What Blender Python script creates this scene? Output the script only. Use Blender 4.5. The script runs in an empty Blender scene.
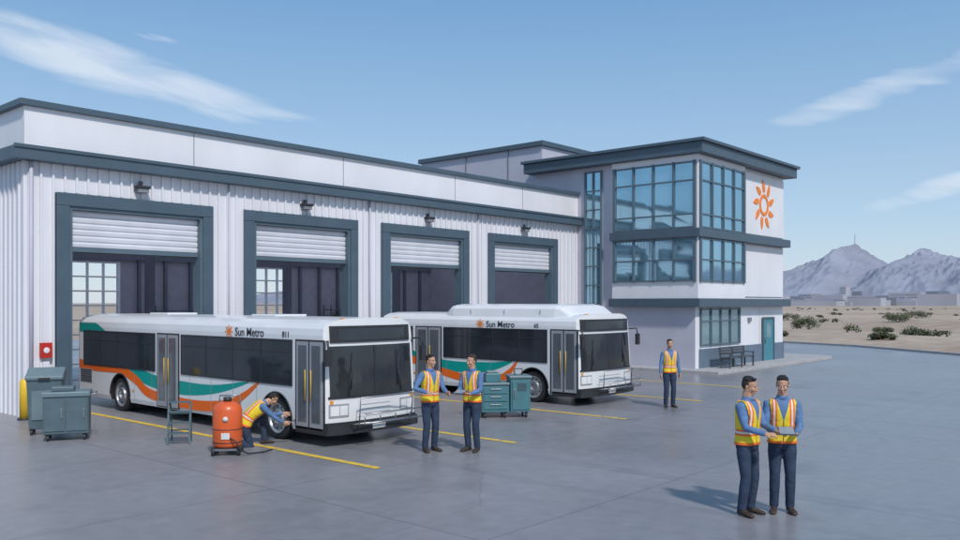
import bpy, math, random
import numpy as np
from mathutils import Vector, Matrix, noise
random.seed(7)
scene=bpy.context.scene
COL=scene.collection
R=math.radians

# ---------------------------------------------------------------- materials
def nd(nt,t,**kw):
    n=nt.nodes.new(t)
    for k,v in kw.items(): setattr(n,k,v)
    return n
def base(name):
    m=bpy.data.materials.new(name); m.use_nodes=True
    nt=m.node_tree; b=nt.nodes["Principled BSDF"]
    return m,nt,b
def mat(name,col,rough=.6,metal=0,var=.08,scale=3,bump=0,bscale=30,coat=0,spec=.5,stretch=None):
    m,nt,b=base(name)
    b.inputs['Roughness'].default_value=rough; b.inputs['Metallic'].default_value=metal
    b.inputs['Coat Weight'].default_value=coat; b.inputs['Specular IOR Level'].default_value=spec
    tc=nd(nt,'ShaderNodeTexCoord'); mp=nd(nt,'ShaderNodeMapping')
    if stretch: mp.inputs['Scale'].default_value=stretch
    nt.links.new(tc.outputs['Object'],mp.inputs[0])
    n=nd(nt,'ShaderNodeTexNoise'); n.inputs['Scale'].default_value=scale; n.inputs['Detail'].default_value=5
    nt.links.new(mp.outputs[0],n.inputs['Vector'])
    r=nd(nt,'ShaderNodeValToRGB')
    r.color_ramp.elements[0].position=.3; r.color_ramp.elements[1].position=.7
    r.color_ramp.elements[0].color=[c*(1-var) for c in col]+[1]
    r.color_ramp.elements[1].color=[min(1,c*(1+var)) for c in col]+[1]
    nt.links.new(n.outputs['Fac'],r.inputs[0]); nt.links.new(r.outputs[0],b.inputs['Base Color'])
    if bump:
        n2=nd(nt,'ShaderNodeTexNoise'); n2.inputs['Scale'].default_value=bscale; n2.inputs['Detail'].default_value=4
        nt.links.new(mp.outputs[0],n2.inputs['Vector'])
        bp=nd(nt,'ShaderNodeBump'); bp.inputs['Strength'].default_value=bump; bp.inputs['Distance'].default_value=.02
        nt.links.new(n2.outputs['Fac'],bp.inputs['Height']); nt.links.new(bp.outputs[0],b.inputs['Normal'])
    return m
M={}
M['wall']=mat('wall_panel_white',(.76,.755,.79),.55,var=.05,scale=1.2,stretch=(1,1,.25))
M['parapet']=mat('parapet_white',(.80,.795,.82),.55,var=.05,scale=.8,stretch=(1,1,.4))
M['lav']=mat('wall_lavender',(.52,.515,.59),.6,var=.05,scale=1)
M['trim']=mat('slate_trim',(.075,.115,.15),.45,var=.08,scale=2)
M['trim2']=mat('slate_trim_light',(.10,.15,.185),.45,var=.08,scale=2)
M['seam']=mat('seam_grey',(.22,.23,.26),.7)
M['shut']=mat('shutter_metal',(.70,.70,.74),.4,var=.05,scale=2)
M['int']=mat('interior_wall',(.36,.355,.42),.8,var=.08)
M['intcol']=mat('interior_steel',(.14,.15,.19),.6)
M['plinth']=mat('plinth_blue',(.14,.19,.25),.6)
M['glass']=mat('window_glass',(.34,.55,.66),.05,metal=.8,var=.16,scale=.35,stretch=(1,1,1))
M['busglass']=mat('bus_glass',(.030,.036,.044),.06,var=.3,scale=1)
M['doorglass']=mat('door_glass',(.11,.125,.14),.08,var=.2,scale=1)
M['buswhite']=mat('bus_paint_white',(.80,.80,.80),.28,var=.03,scale=1.5,coat=.3)
M['busgrey']=mat('bus_grey',(.33,.34,.37),.4)
M['teal']=mat('stripe_teal',(.0,.34,.29),.45,var=.04,spec=.3)
M['orange']=mat('stripe_orange',(.88,.15,.012),.45,var=.04,spec=.3)
M['rubber']=mat('tyre_rubber',(.022,.022,.024),.85,var=.2,bump=.3)
M['black']=mat('black_plastic',(.03,.03,.034),.5,var=.2)
M['rim']=mat('wheel_rim',(.42,.43,.45),.35,metal=.6)
M['steel']=mat('steel_tube',(.30,.32,.34),.35,metal=.8)
M['head']=mat('headlight',(.8,.8,.78),.08,coat=.5)
M['amber']=mat('amber_lens',(.8,.3,.02),.2)
M['red']=mat('red_paint',(.55,.03,.02),.4)
def worn_yellow():
    m,nt,b=base('worn_yellow_paint')
    tc=nd(nt,'ShaderNodeTexCoord'); n=nd(nt,'ShaderNodeTexNoise'); n.inputs['Scale'].default_value=9; n.inputs['Detail'].default_value=8; nt.links.new(tc.outputs['Object'],n.inputs[0])
    r=nd(nt,'ShaderNodeValToRGB'); e=r.color_ramp.elements; e[0].position=.33; e[0].color=(.30,.27,.2,1); e[1].position=.45; e[1].color=(.82,.54,.05,1)
    nt.links.new(n.outputs['Fac'],r.inputs[0]); nt.links.new(r.outputs[0],b.inputs['Base Color']); b.inputs['Roughness'].default_value=.65
    return m
M['yellow']=worn_yellow()
M['yellowp']=mat('yellow_gloss',(.80,.50,.03),.4,var=.08,scale=3)
M['kerb']=mat('kerb_concrete',(.42,.41,.41),.85,bump=.3,var=.12)
M['cart']=mat('cart_slate_green',(.09,.14,.16),.45,var=.12)
M['cart2']=mat('cart_light',(.15,.22,.24),.45,var=.1)
M['tealcart']=mat('cart_teal',(.07,.19,.22),.4,var=.1)
M['tank']=mat('tank_orange',(.75,.12,.025),.4,var=.12,coat=.2)
M['tealdoor']=mat('door_teal',(.06,.24,.30),.45)
M['logo']=mat('logo_orange',(.90,.25,.03),.5,var=.03)
M['ink']=mat('lettering',(.04,.045,.06),.5)
M['bench']=mat('bench_metal',(.08,.09,.10),.5)
M['boot']=mat('boot_leather',(.05,.032,.022),.6,var=.3,scale=20)
M['trou']=mat('trousers_navy',(.028,.046,.088),.85,var=.25,scale=9,bump=.8,bscale=12)
M['shirt']=mat('shirt_blue',(.11,.21,.40),.85,var=.18,scale=9,bump=.8,bscale=14)
M['belt']=mat('belt',(.02,.017,.015),.5)
M['skin']=mat('skin',(.56,.31,.20),.5,var=.06,scale=12)
M['lip']=mat('lip',(.36,.14,.11),.5)
M['eyew']=mat('eye_white',(.7,.7,.68),.2)
M['hair1']=mat('hair_dark',(.018,.012,.01),.55,var=.5,scale=40,bump=1,bscale=60)
M['hair2']=mat('hair_brown',(.05,.028,.016),.55,var=.5,scale=40,bump=1,bscale=60)
M['tablet']=mat('tablet_case',(.10,.11,.13),.35)
M['screen']=mat('tablet_screen',(.26,.31,.36),.2)
M['paper']=mat('paper',(.7,.7,.68),.8)

def translucent_roof():
    m,nt,b=base('daylight_fill_roof')  # unseen roof made translucent to bring added daylight into the bays
    out=nt.nodes['Material Output']
    t=nd(nt,'ShaderNodeBsdfTranslucent'); t.inputs[0].default_value=(.55,.56,.60,1)
    nt.links.new(t.outputs[0],out.inputs[0]); nt.nodes.remove(b)
    return m
M['fillroof']=translucent_roof()

def math_(nt,op,a,b=None,clamp=False):
    n=nd(nt,'ShaderNodeMath',operation=op,use_clamp=clamp)
    for i,v in enumerate((a,b)):
        if v is None: continue
        if isinstance(v,(int,float)): n.inputs[i].default_value=v
        else: nt.links.new(v,n.inputs[i])
    return n.outputs[0]
def mixc(nt,f,a,b):
    n=nd(nt,'ShaderNodeMixRGB')
    if isinstance(f,(int,float)): n.inputs[0].default_value=f
    else: nt.links.new(f,n.inputs[0])
    for i,v in ((1,a),(2,b)):
        if isinstance(v,tuple): n.inputs[i].default_value=(*v,1)
        else: nt.links.new(v,n.inputs[i])
    return n.outputs[0]

def pavement_mat():
    m,nt,b=base('concrete_pavement')
    tc=nd(nt,'ShaderNodeTexCoord'); sep=nd(nt,'ShaderNodeSeparateXYZ'); nt.links.new(tc.outputs['Object'],sep.inputs[0])
    n1=nd(nt,'ShaderNodeTexNoise'); n1.inputs['Scale'].default_value=.18; n1.inputs['Detail'].default_value=6; nt.links.new(tc.outputs['Object'],n1.inputs[0])
    n2=nd(nt,'ShaderNodeTexNoise'); n2.inputs['Scale'].default_value=3.5; n2.inputs['Detail'].default_value=8; nt.links.new(tc.outputs['Object'],n2.inputs[0])
    r=nd(nt,'ShaderNodeValToRGB'); r.color_ramp.elements[0].position=.32; r.color_ramp.elements[1].position=.68
    r.color_ramp.elements[0].color=(.205,.200,.210,1); r.color_ramp.elements[1].color=(.31,.302,.315,1)
    s=math_(nt,'ADD',math_(nt,'MULTIPLY',n1.outputs['Fac'],.6),math_(nt,'MULTIPLY',n2.outputs['Fac'],.4))
    nt.links.new(s,r.inputs[0])
    def joint(o,per,off):
        f=math_(nt,'FRACT',math_(nt,'DIVIDE',math_(nt,'ADD',o,off),per))
        d=math_(nt,'ABSOLUTE',math_(nt,'SUBTRACT',f,.5))
        return math_(nt,'GREATER_THAN',d,.5-.012/per)
    j=math_(nt,'MAXIMUM',joint(sep.outputs[0],4.9,1000*4.9-8),joint(sep.outputs[1],4.5,4500+2))
    c=mixc(nt,math_(nt,'MULTIPLY',j,.65),r.outputs[0],(.08,.08,.085))
    wn0=nd(nt,'ShaderNodeTexWhiteNoise',noise_dimensions='2D'); cb=nd(nt,'ShaderNodeCombineXYZ')
    nt.links.new(math_(nt,'FLOOR',math_(nt,'DIVIDE',math_(nt,'ADD',math_(nt,'ADD',sep.outputs[0],1000*4.9-8),2.45),4.9)),cb.inputs[0])
    nt.links.new(math_(nt,'FLOOR',math_(nt,'DIVIDE',math_(nt,'ADD',sep.outputs[1],4502),4.5)),cb.inputs[1]); nt.links.new(cb.outputs[0],wn0.inputs['Vector'])
    v=nd(nt,'ShaderNodeTexVoronoi',feature='DISTANCE_TO_EDGE'); v.inputs['Scale'].default_value=.10
    wn=nd(nt,'ShaderNodeMixRGB'); wn.inputs[0].default_value=.12
    nt.links.new(tc.outputs['Object'],wn.inputs[1]); nt.links.new(n2.outputs['Color'],wn.inputs[2]); nt.links.new(wn.outputs[0],v.inputs['Vector'])
    cr=math_(nt,'MULTIPLY',math_(nt,'LESS_THAN',v.outputs['Distance'],.0011),.25)
    c=mixc(nt,cr,c,(.08,.08,.085))
    n3=nd(nt,'ShaderNodeTexNoise'); n3.inputs['Scale'].default_value=.55; n3.inputs['Detail'].default_value=3; nt.links.new(tc.outputs['Object'],n3.inputs[0])
    st=math_(nt,'MULTIPLY',math_(nt,'MULTIPLY',math_(nt,'SUBTRACT',n3.outputs['Fac'],.58,True),5,True),.5)
    c=mixc(nt,st,c,(.12,.12,.125))
    # faint tyre tracks running out of each bay
    trk=None
    for x0 in (11.3,13.2,20.5,22.6,26.0,27.9,31.0,32.6):
        wob=math_(nt,'MULTIPLY',math_(nt,'SUBTRACT',n1.outputs['Fac'],.5),.8)
        d=math_(nt,'ABSOLUTE',math_(nt,'SUBTRACT',math_(nt,'ADD',sep.outputs[0],wob),x0))
        k=math_(nt,'LESS_THAN',d,.13); trk=k if trk is None else math_(nt,'MAXIMUM',trk,k)
    trk=math_(nt,'MULTIPLY',math_(nt,'MULTIPLY',trk,math_(nt,'GREATER_THAN',sep.outputs[1],1)),math_(nt,'MULTIPLY',n2.outputs['Fac'],.22))
    c=mixc(nt,trk,c,(.05,.05,.05))
    nt.links.new(c,b.inputs['Base Color'])
    rr=math_(nt,'ADD',math_(nt,'MULTIPLY',n1.outputs['Fac'],.42),.13)
    nt.links.new(rr,b.inputs['Roughness'])
    bp=nd(nt,'ShaderNodeBump'); bp.inputs['Strength'].default_value=.15; bp.inputs['Distance'].default_value=.01
    nt.links.new(n2.outputs['Fac'],bp.inputs['Height']); nt.links.new(bp.outputs[0],b.inputs['Normal'])
    return m
M['pave']=pavement_mat()

def sand_mat():
    m,nt,b=base('desert_sand')
    tc=nd(nt,'ShaderNodeTexCoord')
    n1=nd(nt,'ShaderNodeTexNoise'); n1.inputs['Scale'].default_value=.02; n1.inputs['Detail'].default_value=8; nt.links.new(tc.outputs['Object'],n1.inputs[0])
    n2=nd(nt,'ShaderNodeTexNoise'); n2.inputs['Scale'].default_value=.6; n2.inputs['Detail'].default_value=8; nt.links.new(tc.outputs['Object'],n2.inputs[0])
    s=math_(nt,'ADD',math_(nt,'MULTIPLY',n1.outputs['Fac'],.6),math_(nt,'MULTIPLY',n2.outputs['Fac'],.4))
    r=nd(nt,'ShaderNodeValToRGB'); r.color_ramp.elements[0].position=.38; r.color_ramp.elements[1].position=.62
    r.color_ramp.elements[0].color=(.34,.25,.18,1); r.color_ramp.elements[1].color=(.54,.43,.33,1)
    nt.links.new(s,r.inputs[0]); nt.links.new(r.outputs[0],b.inputs['Base Color'])
    b.inputs['Roughness'].default_value=.95
    bp=nd(nt,'ShaderNodeBump'); bp.inputs['Strength'].default_value=.6; bp.inputs['Distance'].default_value=.1
    nt.links.new(n2.outputs['Fac'],bp.inputs['Height']); nt.links.new(bp.outputs[0],b.inputs['Normal'])
    return m
M['sand']=sand_mat()
M['mount']=mat('hazy_rock',(.30,.315,.38),1,var=.14,scale=.004,spec=0)  # distance haze is put into the rock colour
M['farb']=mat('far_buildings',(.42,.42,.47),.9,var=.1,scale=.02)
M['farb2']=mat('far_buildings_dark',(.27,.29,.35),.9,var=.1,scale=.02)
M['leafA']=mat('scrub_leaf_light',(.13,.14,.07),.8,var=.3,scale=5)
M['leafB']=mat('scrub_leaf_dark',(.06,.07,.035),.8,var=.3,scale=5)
M['twig']=mat('twig',(.14,.10,.07),.9)

def vest_mat():
    m,nt,b=base('hi_vis_vest')
    at=nd(nt,'ShaderNodeAttribute',attribute_name='rest'); sp=nd(nt,'ShaderNodeSeparateXYZ'); nt.links.new(at.outputs['Vector'],sp.inputs[0])
    x,y,z=sp.outputs; ax=math_(nt,'ABSOLUTE',x)
    def band(v,c,w): return math_(nt,'LESS_THAN',math_(nt,'ABSOLUTE',math_(nt,'SUBTRACT',v,c)),w)
    n=nd(nt,'ShaderNodeTexNoise'); n.inputs['Scale'].default_value=14; nt.links.new(at.outputs['Vector'],n.inputs[0])
    ye=mixc(nt,n.outputs['Fac'],(.80,.56,.015),(.92,.70,.04))
    up=math_(nt,'GREATER_THAN',z,1.13)
    o=math_(nt,'MAXIMUM',math_(nt,'MAXIMUM',band(z,1.085,.042),math_(nt,'MULTIPLY',band(ax,.105,.032),up)),math_(nt,'LESS_THAN',z,.955))
    s=math_(nt,'MAXIMUM',band(z,1.085,.014),math_(nt,'MULTIPLY',band(ax,.105,.010),up))
    c=mixc(nt,o,ye,(.88,.17,.02)); c=mixc(nt,s,c,(.72,.72,.68))
    front=math_(nt,'LESS_THAN',y,0)
    vn=math_(nt,'MULTIPLY',math_(nt,'LESS_THAN',ax,math_(nt,'MULTIPLY',math_(nt,'SUBTRACT',z,1.22),.30)),front)
    zp=math_(nt,'MULTIPLY',band(x,0,.006),front)
    c=mixc(nt,zp,c,(.05,.05,.05)); c=mixc(nt,vn,c,(.10,.19,.37))
    nt.links.new(c,b.inputs['Base Color']); b.inputs['Roughness'].default_value=.7
    n2=nd(nt,'ShaderNodeTexNoise'); n2.inputs['Scale'].default_value=12; nt.links.new(at.outputs['Vector'],n2.inputs[0])
    bp=nd(nt,'ShaderNodeBump'); bp.inputs['Strength'].default_value=.7; bp.inputs['Distance'].default_value=.02
    nt.links.new(n2.outputs['Fac'],bp.inputs['Height']); nt.links.new(bp.outputs[0],b.inputs['Normal'])
    return m
M['vest']=vest_mat()

# ---------------------------------------------------------------- mesh builder
def empty(name,loc=(0,0,0),rz=0,scale=1):
    e=bpy.data.objects.new(name,None); COL.objects.link(e)
    e.location=loc; e.rotation_euler=(0,0,rz); e.scale=(scale,)*3; e.empty_display_size=.3
    return e
def mkobj(name,me,parent=None):
    o=bpy.data.objects.new(name,me); COL.objects.link(o)
    if parent: o.parent=parent
    return o
class MB:
    def __init__(s): s.v=[];s.f=[];s.m=[];s.sm=[]
    def add(s,vs,fs,m=0,sm=False):
        o=len(s.v); s.v+= [tuple(v) for v in vs]
        for f in fs: s.f.append([i+o for i in f]); s.m.append(m); s.sm.append(sm)
    def box(s,x0,y0,z0,x1,y1,z1,m=0,mtx=None):
        vs=[Vector(p) for p in ((x0,y0,z0),(x1,y0,z0),(x1,y1,z0),(x0,y1,z0),(x0,y0,z1),(x1,y0,z1),(x1,y1,z1),(x0,y1,z1))]
        if mtx: vs=[mtx@v for v in vs]
        s.add(vs,[(0,3,2,1),(4,5,6,7),(0,1,5,4),(1,2,6,5),(2,3,7,6),(3,0,4,7)],m)
    def loft(s,rings,m=0,cap=True,sm=True):
        n=len(rings[0]); vs=[p for r in rings for p in r]; fs=[]
        for k in range(len(rings)-1):
            for i in range(n):
                j=(i+1)%n; fs.append((k*n+i,k*n+j,(k+1)*n+j,(k+1)*n+i))
        if cap: fs.append(tuple(range(n-1,-1,-1))); fs.append(tuple((len(rings)-1)*n+i for i in range(n)))
        s.add(vs,fs,m,sm)
    def tube(s,pts,rad,m=0,n=12,sm=True):
        pts=[Vector(p) for p in pts]
        if isinstance(rad,(int,float)): rad=[rad]*len(pts)
        rings=[]; u=None
        for i,p in enumerate(pts):
            d=(pts[min(i+1,len(pts)-1)]-pts[max(i-1,0)]).normalized()
            if u is None:
                a=Vector((0,0,1)) if abs(d.z)<.9 else Vector((1,0,0)); u=d.cross(a).normalized()
            u=(u-d*u.dot(d)).normalized(); w=d.cross(u)
            rings.append([p+(u*math.cos(t)+w*math.sin(t))*rad[i] for t in [2*math.pi*k/n for k in range(n)]])
        s.loft(rings,m,sm=sm)
    def ell(s,c,r,m=0,nu=16,nv=10,mtx=None):
        vs=[];fs=[]
        for j in range(1,nv):
            ph=math.pi*j/nv
            for i in range(nu):
                t=2*math.pi*i/nu
                vs.append(Vector((c[0]+r[0]*math.sin(ph)*math.cos(t),c[1]+r[1]*math.sin(ph)*math.sin(t),c[2]+r[2]*math.cos(ph))))
        top=len(vs); vs.append(Vector((c[0],c[1],c[2]+r[2]))); vs.append(Vector((c[0],c[1],c[2]-r[2])))
        for j in range(nv-2):
            for i in range(nu):
                k=(i+1)%nu; fs.append((j*nu+i,(j+1)*nu+i,(j+1)*nu+k,j*nu+k))
        for i in range(nu):
            k=(i+1)%nu; fs.append((top,i,k)); fs.append((top+1,(nv-2)*nu+k,(nv-2)*nu+i))
        if mtx: vs=[mtx@v for v in vs]
        s.add(vs,fs,m,True)
    def mesh(s,name,mats):
        me=bpy.data.meshes.new(name); me.from_pydata(s.v,[],s.f)
        for k in mats: me.materials.append(M[k])
        me.polygons.foreach_set('material_index',s.m); me.polygons.foreach_set('use_smooth',s.sm); me.update()
        return me
    def obj(s,name,mats,parent=None,bevel=0):
        o=mkobj(name,s.mesh(name,mats),parent)
        if bevel:
            b=o.modifiers.new('b','BEVEL'); b.width=bevel; b.segments=2; b.limit_method='ANGLE'; b.angle_limit=R(40)
        return o
def evalmesh(o):
    bpy.context.view_layer.update(); dg=bpy.context.evaluated_depsgraph_get()
    me=bpy.data.meshes.new_from_object(o.evaluated_get(dg)); bpy.data.objects.remove(o); return me
def remesh(mb,name,vox,it=3):
    o=mkobj('tmp',mb.mesh(name,[]))
    r=o.modifiers.new('r','REMESH'); r.mode='VOXEL'; r.voxel_size=vox; r.use_smooth_shade=True
    if it:
        q=o.modifiers.new('s','SMOOTH'); q.iterations=it; q.factor=.5
    me=evalmesh(o); me.name=name
    me.polygons.foreach_set('use_smooth',[True]*len(me.polygons))
    return me

# ---------------------------------------------------------------- camera, sun, sky
cam=bpy.data.cameras.new('camera'); co=bpy.data.objects.new('camera',cam); COL.objects.link(co)
co.location=(0,0,3.0); co.rotation_euler=(R(90),0,R(41.4-90)); cam.lens=31.875; cam.sensor_width=36; cam.shift_y=.0344
cam.clip_end=40000; scene.camera=co
ts=Vector((-.36,-.80,0)).normalized(); EL=R(46)
tosun=Vector((ts.x*math.cos(EL),ts.y*math.cos(EL),math.sin(EL)))
sl=bpy.data.lights.new('sun','SUN'); so=bpy.data.objects.new('sun',sl); COL.objects.link(so)
sl.energy=2.75; sl.angle=R(4); sl.color=(1,.95,.89); so.rotation_euler=tosun.to_track_quat('Z','Y').to_euler(); so.location=(0,-20,40)
w=bpy.data.worlds.new("World"); scene.world=w; w.use_nodes=True; nt=w.node_tree
bg=nt.nodes['Background']; bg.inputs[1].default_value=.105
sky=nd(nt,'ShaderNodeTexSky'); sky.sky_type='NISHITA'; sky.sun_disc=False; sky.sun_elevation=EL; sky.sun_rotation=math.atan2(ts.x,ts.y)
sky.air_density=1.0; sky.dust_density=.5; sky.ozone_density=1.0; sky.altitude=300
tc=nd(nt,'ShaderNodeTexCoord'); sp=nd(nt,'ShaderNodeSeparateXYZ'); nt.links.new(tc.outputs['Generated'],sp.inputs[0])
X,Y,Z=sp.outputs
U=math_(nt,'ARCTAN2',Y,X); rad=math_(nt,'SQRT',math_(nt,'ADD',math_(nt,'MULTIPLY',X,X),math_(nt,'MULTIPLY',Y,Y))); V=math_(nt,'DIVIDE',Z,math_(nt,'MAXIMUM',rad,.05))
hz=nd(nt,'ShaderNodeValToRGB'); e=hz.color_ramp.elements; e[0].position=0; e[0].color=(.62,.74,.89,1); e[1].position=1; e[1].color=(.18,.34,.60,1)
q=e.new(.10); q.color=(.47,.67,.89,1); q=e.new(.33); q.color=(.21,.44,.76,1)
nt.links.new(math_(nt,'MAXIMUM',Z,0),hz.inputs[0])
hb=nd(nt,'ShaderNodeMixRGB',blend_type='MULTIPLY'); hb.inputs[0].default_value=1; hb.inputs[2].default_value=(9.2,9.2,9.2,1); nt.links.new(hz.outputs[0],hb.inputs[1])
skyc=mixc(nt,.72,sky.outputs[0],hb.outputs[0])
cmb=nd(nt,'ShaderNodeCombineXYZ'); nt.links.new(math_(nt,'MULTIPLY',U,7),cmb.inputs[0]); nt.links.new(math_(nt,'ADD',math_(nt,'MULTIPLY',V,38),math_(nt,'MULTIPLY',U,-8)),cmb.inputs[1])
cn=nd(nt,'ShaderNodeTexNoise'); cn.inputs['Scale'].default_value=1; cn.inputs['Detail'].default_value=7; cn.inputs['Distortion'].default_value=.6
nt.links.new(cmb.outputs[0],cn.inputs[0])
tot=None
for (u0,v0,a,b,sl_,am) in [(1.12,.252,.23,.034,.21,.9),(.24,.238,.19,.022,-.27,.8),(.215,.122,.10,.015,-.27,.6),(1.09,.292,.03,.006,.1,.5),(-1.0,.3,.3,.05,.2,.8),(2.3,.35,.4,.06,-.1,.8),(3.0,.2,.3,.03,.1,.8)]:
    du=math_(nt,'SUBTRACT',U,u0); dv=math_(nt,'SUBTRACT',math_(nt,'SUBTRACT',V,v0),math_(nt,'MULTIPLY',du,sl_))
    e=math_(nt,'ADD',math_(nt,'POWER',math_(nt,'ABSOLUTE',math_(nt,'DIVIDE',du,a)),2),math_(nt,'POWER',math_(nt,'ABSOLUTE',math_(nt,'DIVIDE',dv,b)),2))
    k=math_(nt,'MULTIPLY',math_(nt,'SUBTRACT',1,e,True),am)
    tot=k if tot is None else math_(nt,'MAXIMUM',tot,k)
cl=math_(nt,'MULTIPLY',math_(nt,'SUBTRACT',math_(nt,'ADD',math_(nt,'MULTIPLY',tot,.5),cn.outputs['Fac']),.62),2.4,True)
cl=math_(nt,'MULTIPLY',math_(nt,'MULTIPLY',cl,math_(nt,'MULTIPLY',tot,3,True)),.62)
colr=mixc(nt,cl,skyc,(8.2,8.7,9.3)); nt.links.new(colr,bg.inputs[0])
scene.view_settings.view_transform='Standard'; scene.view_settings.look='None'; scene.view_settings.exposure=0

# ---------------------------------------------------------------- ground
mb=MB(); S=15000; mb.add([(-S,-S,0),(S,-S,0),(S,S,0),(-S,S,0)],[(0,1,2,3)]); mb.obj('desert_ground',['sand'])
edge=[(90,70),(70,36),(63.5,26),(60.5,19),(56.5,14),(52,8.5),(49,3),(47,-8),(46,-25),(46,-60)]
mb=MB(); pv=[(x,y,.02) for x,y in edge]+[(-70,-60,.02),(-70,70,.02)]
mb.add(pv,[tuple(range(len(pv)-1,-1,-1))])
mb.obj('concrete_pavement',['pave'])
def smoothpts(p,n=8):
    out=[]; P=[Vector(q) for q in p]
    for i in range(len(P)-1):
        a=P[max(i-1,0)];b=P[i];c=P[i+1];d=P[min(i+2,len(P)-1)]
        for k in range(n):
            t=k/n; out.append(.5*((2*b)+(c-a)*t+(2*a-5*b+4*c-d)*t*t+(3*b-a-3*c+d)*t**3))
    out.append(P[-1]); return out
mb=MB(); ep=[Vector((x,y,0)) for x,y in edge]; rings=[]
for i,p in enumerate(ep):
    d=(ep[min(i+1,len(ep)-1)]-ep[max(i-1,0)]).normalized(); n=Vector((-d.y,d.x,0))
    rings.append([p-n*.18,p+n*.12,p+n*.12+Vector((0,0,.14)),p-n*.18+Vector((0,0,.14))])
mb.loft(rings,sm=False); mb.obj('kerb',['kerb'])
mb=MB(); nx,ny=120,140; vs=[];fs=[]
def inside_dist(x,y):
    best=1e9
    for i in range(len(ep)-1):
        a=ep[i];b=ep[i+1];ab=b-a;t=max(0,min(1,((x-a.x)*ab.x+(y-a.y)*ab.y)/ab.length_squared))
        q=a+ab*t; s=ab.x*(y-a.y)-ab.y*(x-a.x); dd=math.hypot(x-q.x,y-q.y)
        if dd<best: best=dd; sg=1 if s>0 else -1
    return best*sg
def terr(x,y):
    dd=inside_dist(x,y); f=max(0,min(1,(dd-.3)/9)); f2=1-max(0,(x-350)/116)
    h=(noise.noise(Vector((x*.035,y*.035,3)))*.9+.25+noise.noise(Vector((x*.13,y*.13,9)))*.3)*f*max(0,f2)
    return max(h,-.3)+.012 if f>0 else -.2
for i in range(nx):
    for j in range(ny):
        x=46+ (i/(nx-1))**1.8*420; y=-120+ j/(ny-1)*420
        vs.append((x,y,terr(x,y)))
for i in range(nx-1):
    for j in range(ny-1): fs.append((i*ny+j,(i+1)*ny+j,(i+1)*ny+j+1,i*ny+j+1))
mb.add(vs,fs,0,True); mb.obj('desert_terrain',['sand'])
for x0,x1,ya,yb in [(10.2,10.36,11.5,23.3),(14.0,14.16,11.4,23.3),(18.75,18.91,11.6,23.3),(23.7,23.86,12.0,23.3),(28.6,28.76,12.2,23.3)]:
    mb=MB(); mb.add([(x0,ya,.026),(x1,ya,.026),(x1,yb,.026),(x0,yb,.026)],[(0,1,2,3)]); mb.obj('yellow_lane_line',['yellow'])
def shrub(mb,c,rx,rz,n,ls):
    for k in range(7):
        a=random.random()*6.28; e=Vector(c)+Vector((math.cos(a)*rx*.7,math.sin(a)*rx*.7,rz*random.uniform(.5,.9)))
        mb.tube([c,e],[.03,.01],2,5)
    cl=[]
    for _ in range(11):
        a=random.random()*6.28; q=random.random()**.5*.75
        cl.append((math.cos(a)*q*rx,math.sin(a)*q*rx,(.2+.45*(1-q))*rz,random.uniform(.28,.42)))
    for _ in range(n):
        q=random.choice(cl); d=Vector((random.gauss(0,1),random.gauss(0,1),random.gauss(0,1))).normalized()*random.random()**.4*q[3]
        p=Vector(c)+Vector((q[0]+d.x*rx,q[1]+d.y*rx,max(.02,q[2]+d.z*rz)))
        u=Vector((random.gauss(0,1),random.gauss(0,1),random.gauss(0,1))).normalized(); v=u.orthogonal().normalized()
        s=ls*random.uniform(.6,1.4)
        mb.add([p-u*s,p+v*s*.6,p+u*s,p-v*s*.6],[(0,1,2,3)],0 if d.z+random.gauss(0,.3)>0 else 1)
for (x,y,rx,rz) in [(89.5,33,1.9,1.6),(103,50,1.3,1.0),(121,33,2.2,1.5),(66,19,1.0,.7),(76,19.5,1.4,.9),(72,29,.8,.6),(112,62,1.4,1.0),(140,55,2,1.4),(150,38,2.2,1.5),(97,19,1.7,1.3),(68,13,1,.7),(85,41,1.2,.9),(94,27,1.1,.8)]:
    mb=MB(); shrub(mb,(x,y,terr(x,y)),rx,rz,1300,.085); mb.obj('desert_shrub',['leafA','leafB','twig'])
mb=MB()
for _ in range(260):
    x=random.uniform(75,430); y=x*random.uniform(-.1,.75)
    if inside_dist(x,y)<3: continue
    rx=random.uniform(.3,1.3); shrub(mb,(x,y,terr(x,y)),rx,rx*.75,70,.16)
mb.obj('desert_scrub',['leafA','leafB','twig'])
# mountains
mb=MB(); prof=[(-9000,60),(-6000,220),(-4500,120),(-3000,260),(-1800,150),(-700,230),(200,170),(700,250),(1054,225),(1150,250),(1237,285),(1320,215),(1400,180),(1500,245),(1586,330),(1680,260),(1780,235),(1880,195),(1981,165),(2200,120),(2600,160),(3300,90),(4500,200),(6000,120),(9000,60)]
def pr(y):
    for i in range(len(prof)-1):
        if prof[i][0]<=y<=prof[i+1][0]:
            t=(y-prof[i][0])/(prof[i+1][0]-prof[i][0]); return prof[i][1]*(1-t)+prof[i+1][1]*t
    return 50
nx=60; vs=[];fs=[]
ys=[ -6000+ (j/159)*6000 for j in range(160)]+[ (j/379)*3000+8 for j in range(380)]+[3020+j*45 for j in range(80)]
ny=len(ys)
for i in range(nx):
    x=3900+i*37
    for y in ys:
        q=(x-5000)/1050; env=max(0,1-abs(q)**1.3)
        y2=y+noise.noise(Vector((x*.002,y*.002,1)))*160*abs(q)
        rg=1-abs(noise.noise(Vector((x*.0022,y*.006,5))))*2; r2=1-abs(noise.noise(Vector((x*.007,y*.013,8))))*2
        r3=1-abs(noise.noise(Vector((x*.011,y*.03,11))))*2
        h=pr(y2)*(env**1.1)+ (rg*.5)*85*env*(1-env)*4*.7 + r2*30*env*(.3+ (1-env)) + r3*14*env + noise.noise(Vector((x*.03,y*.03,2)))*9*env
        vs.append((x,y,h-4))
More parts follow.
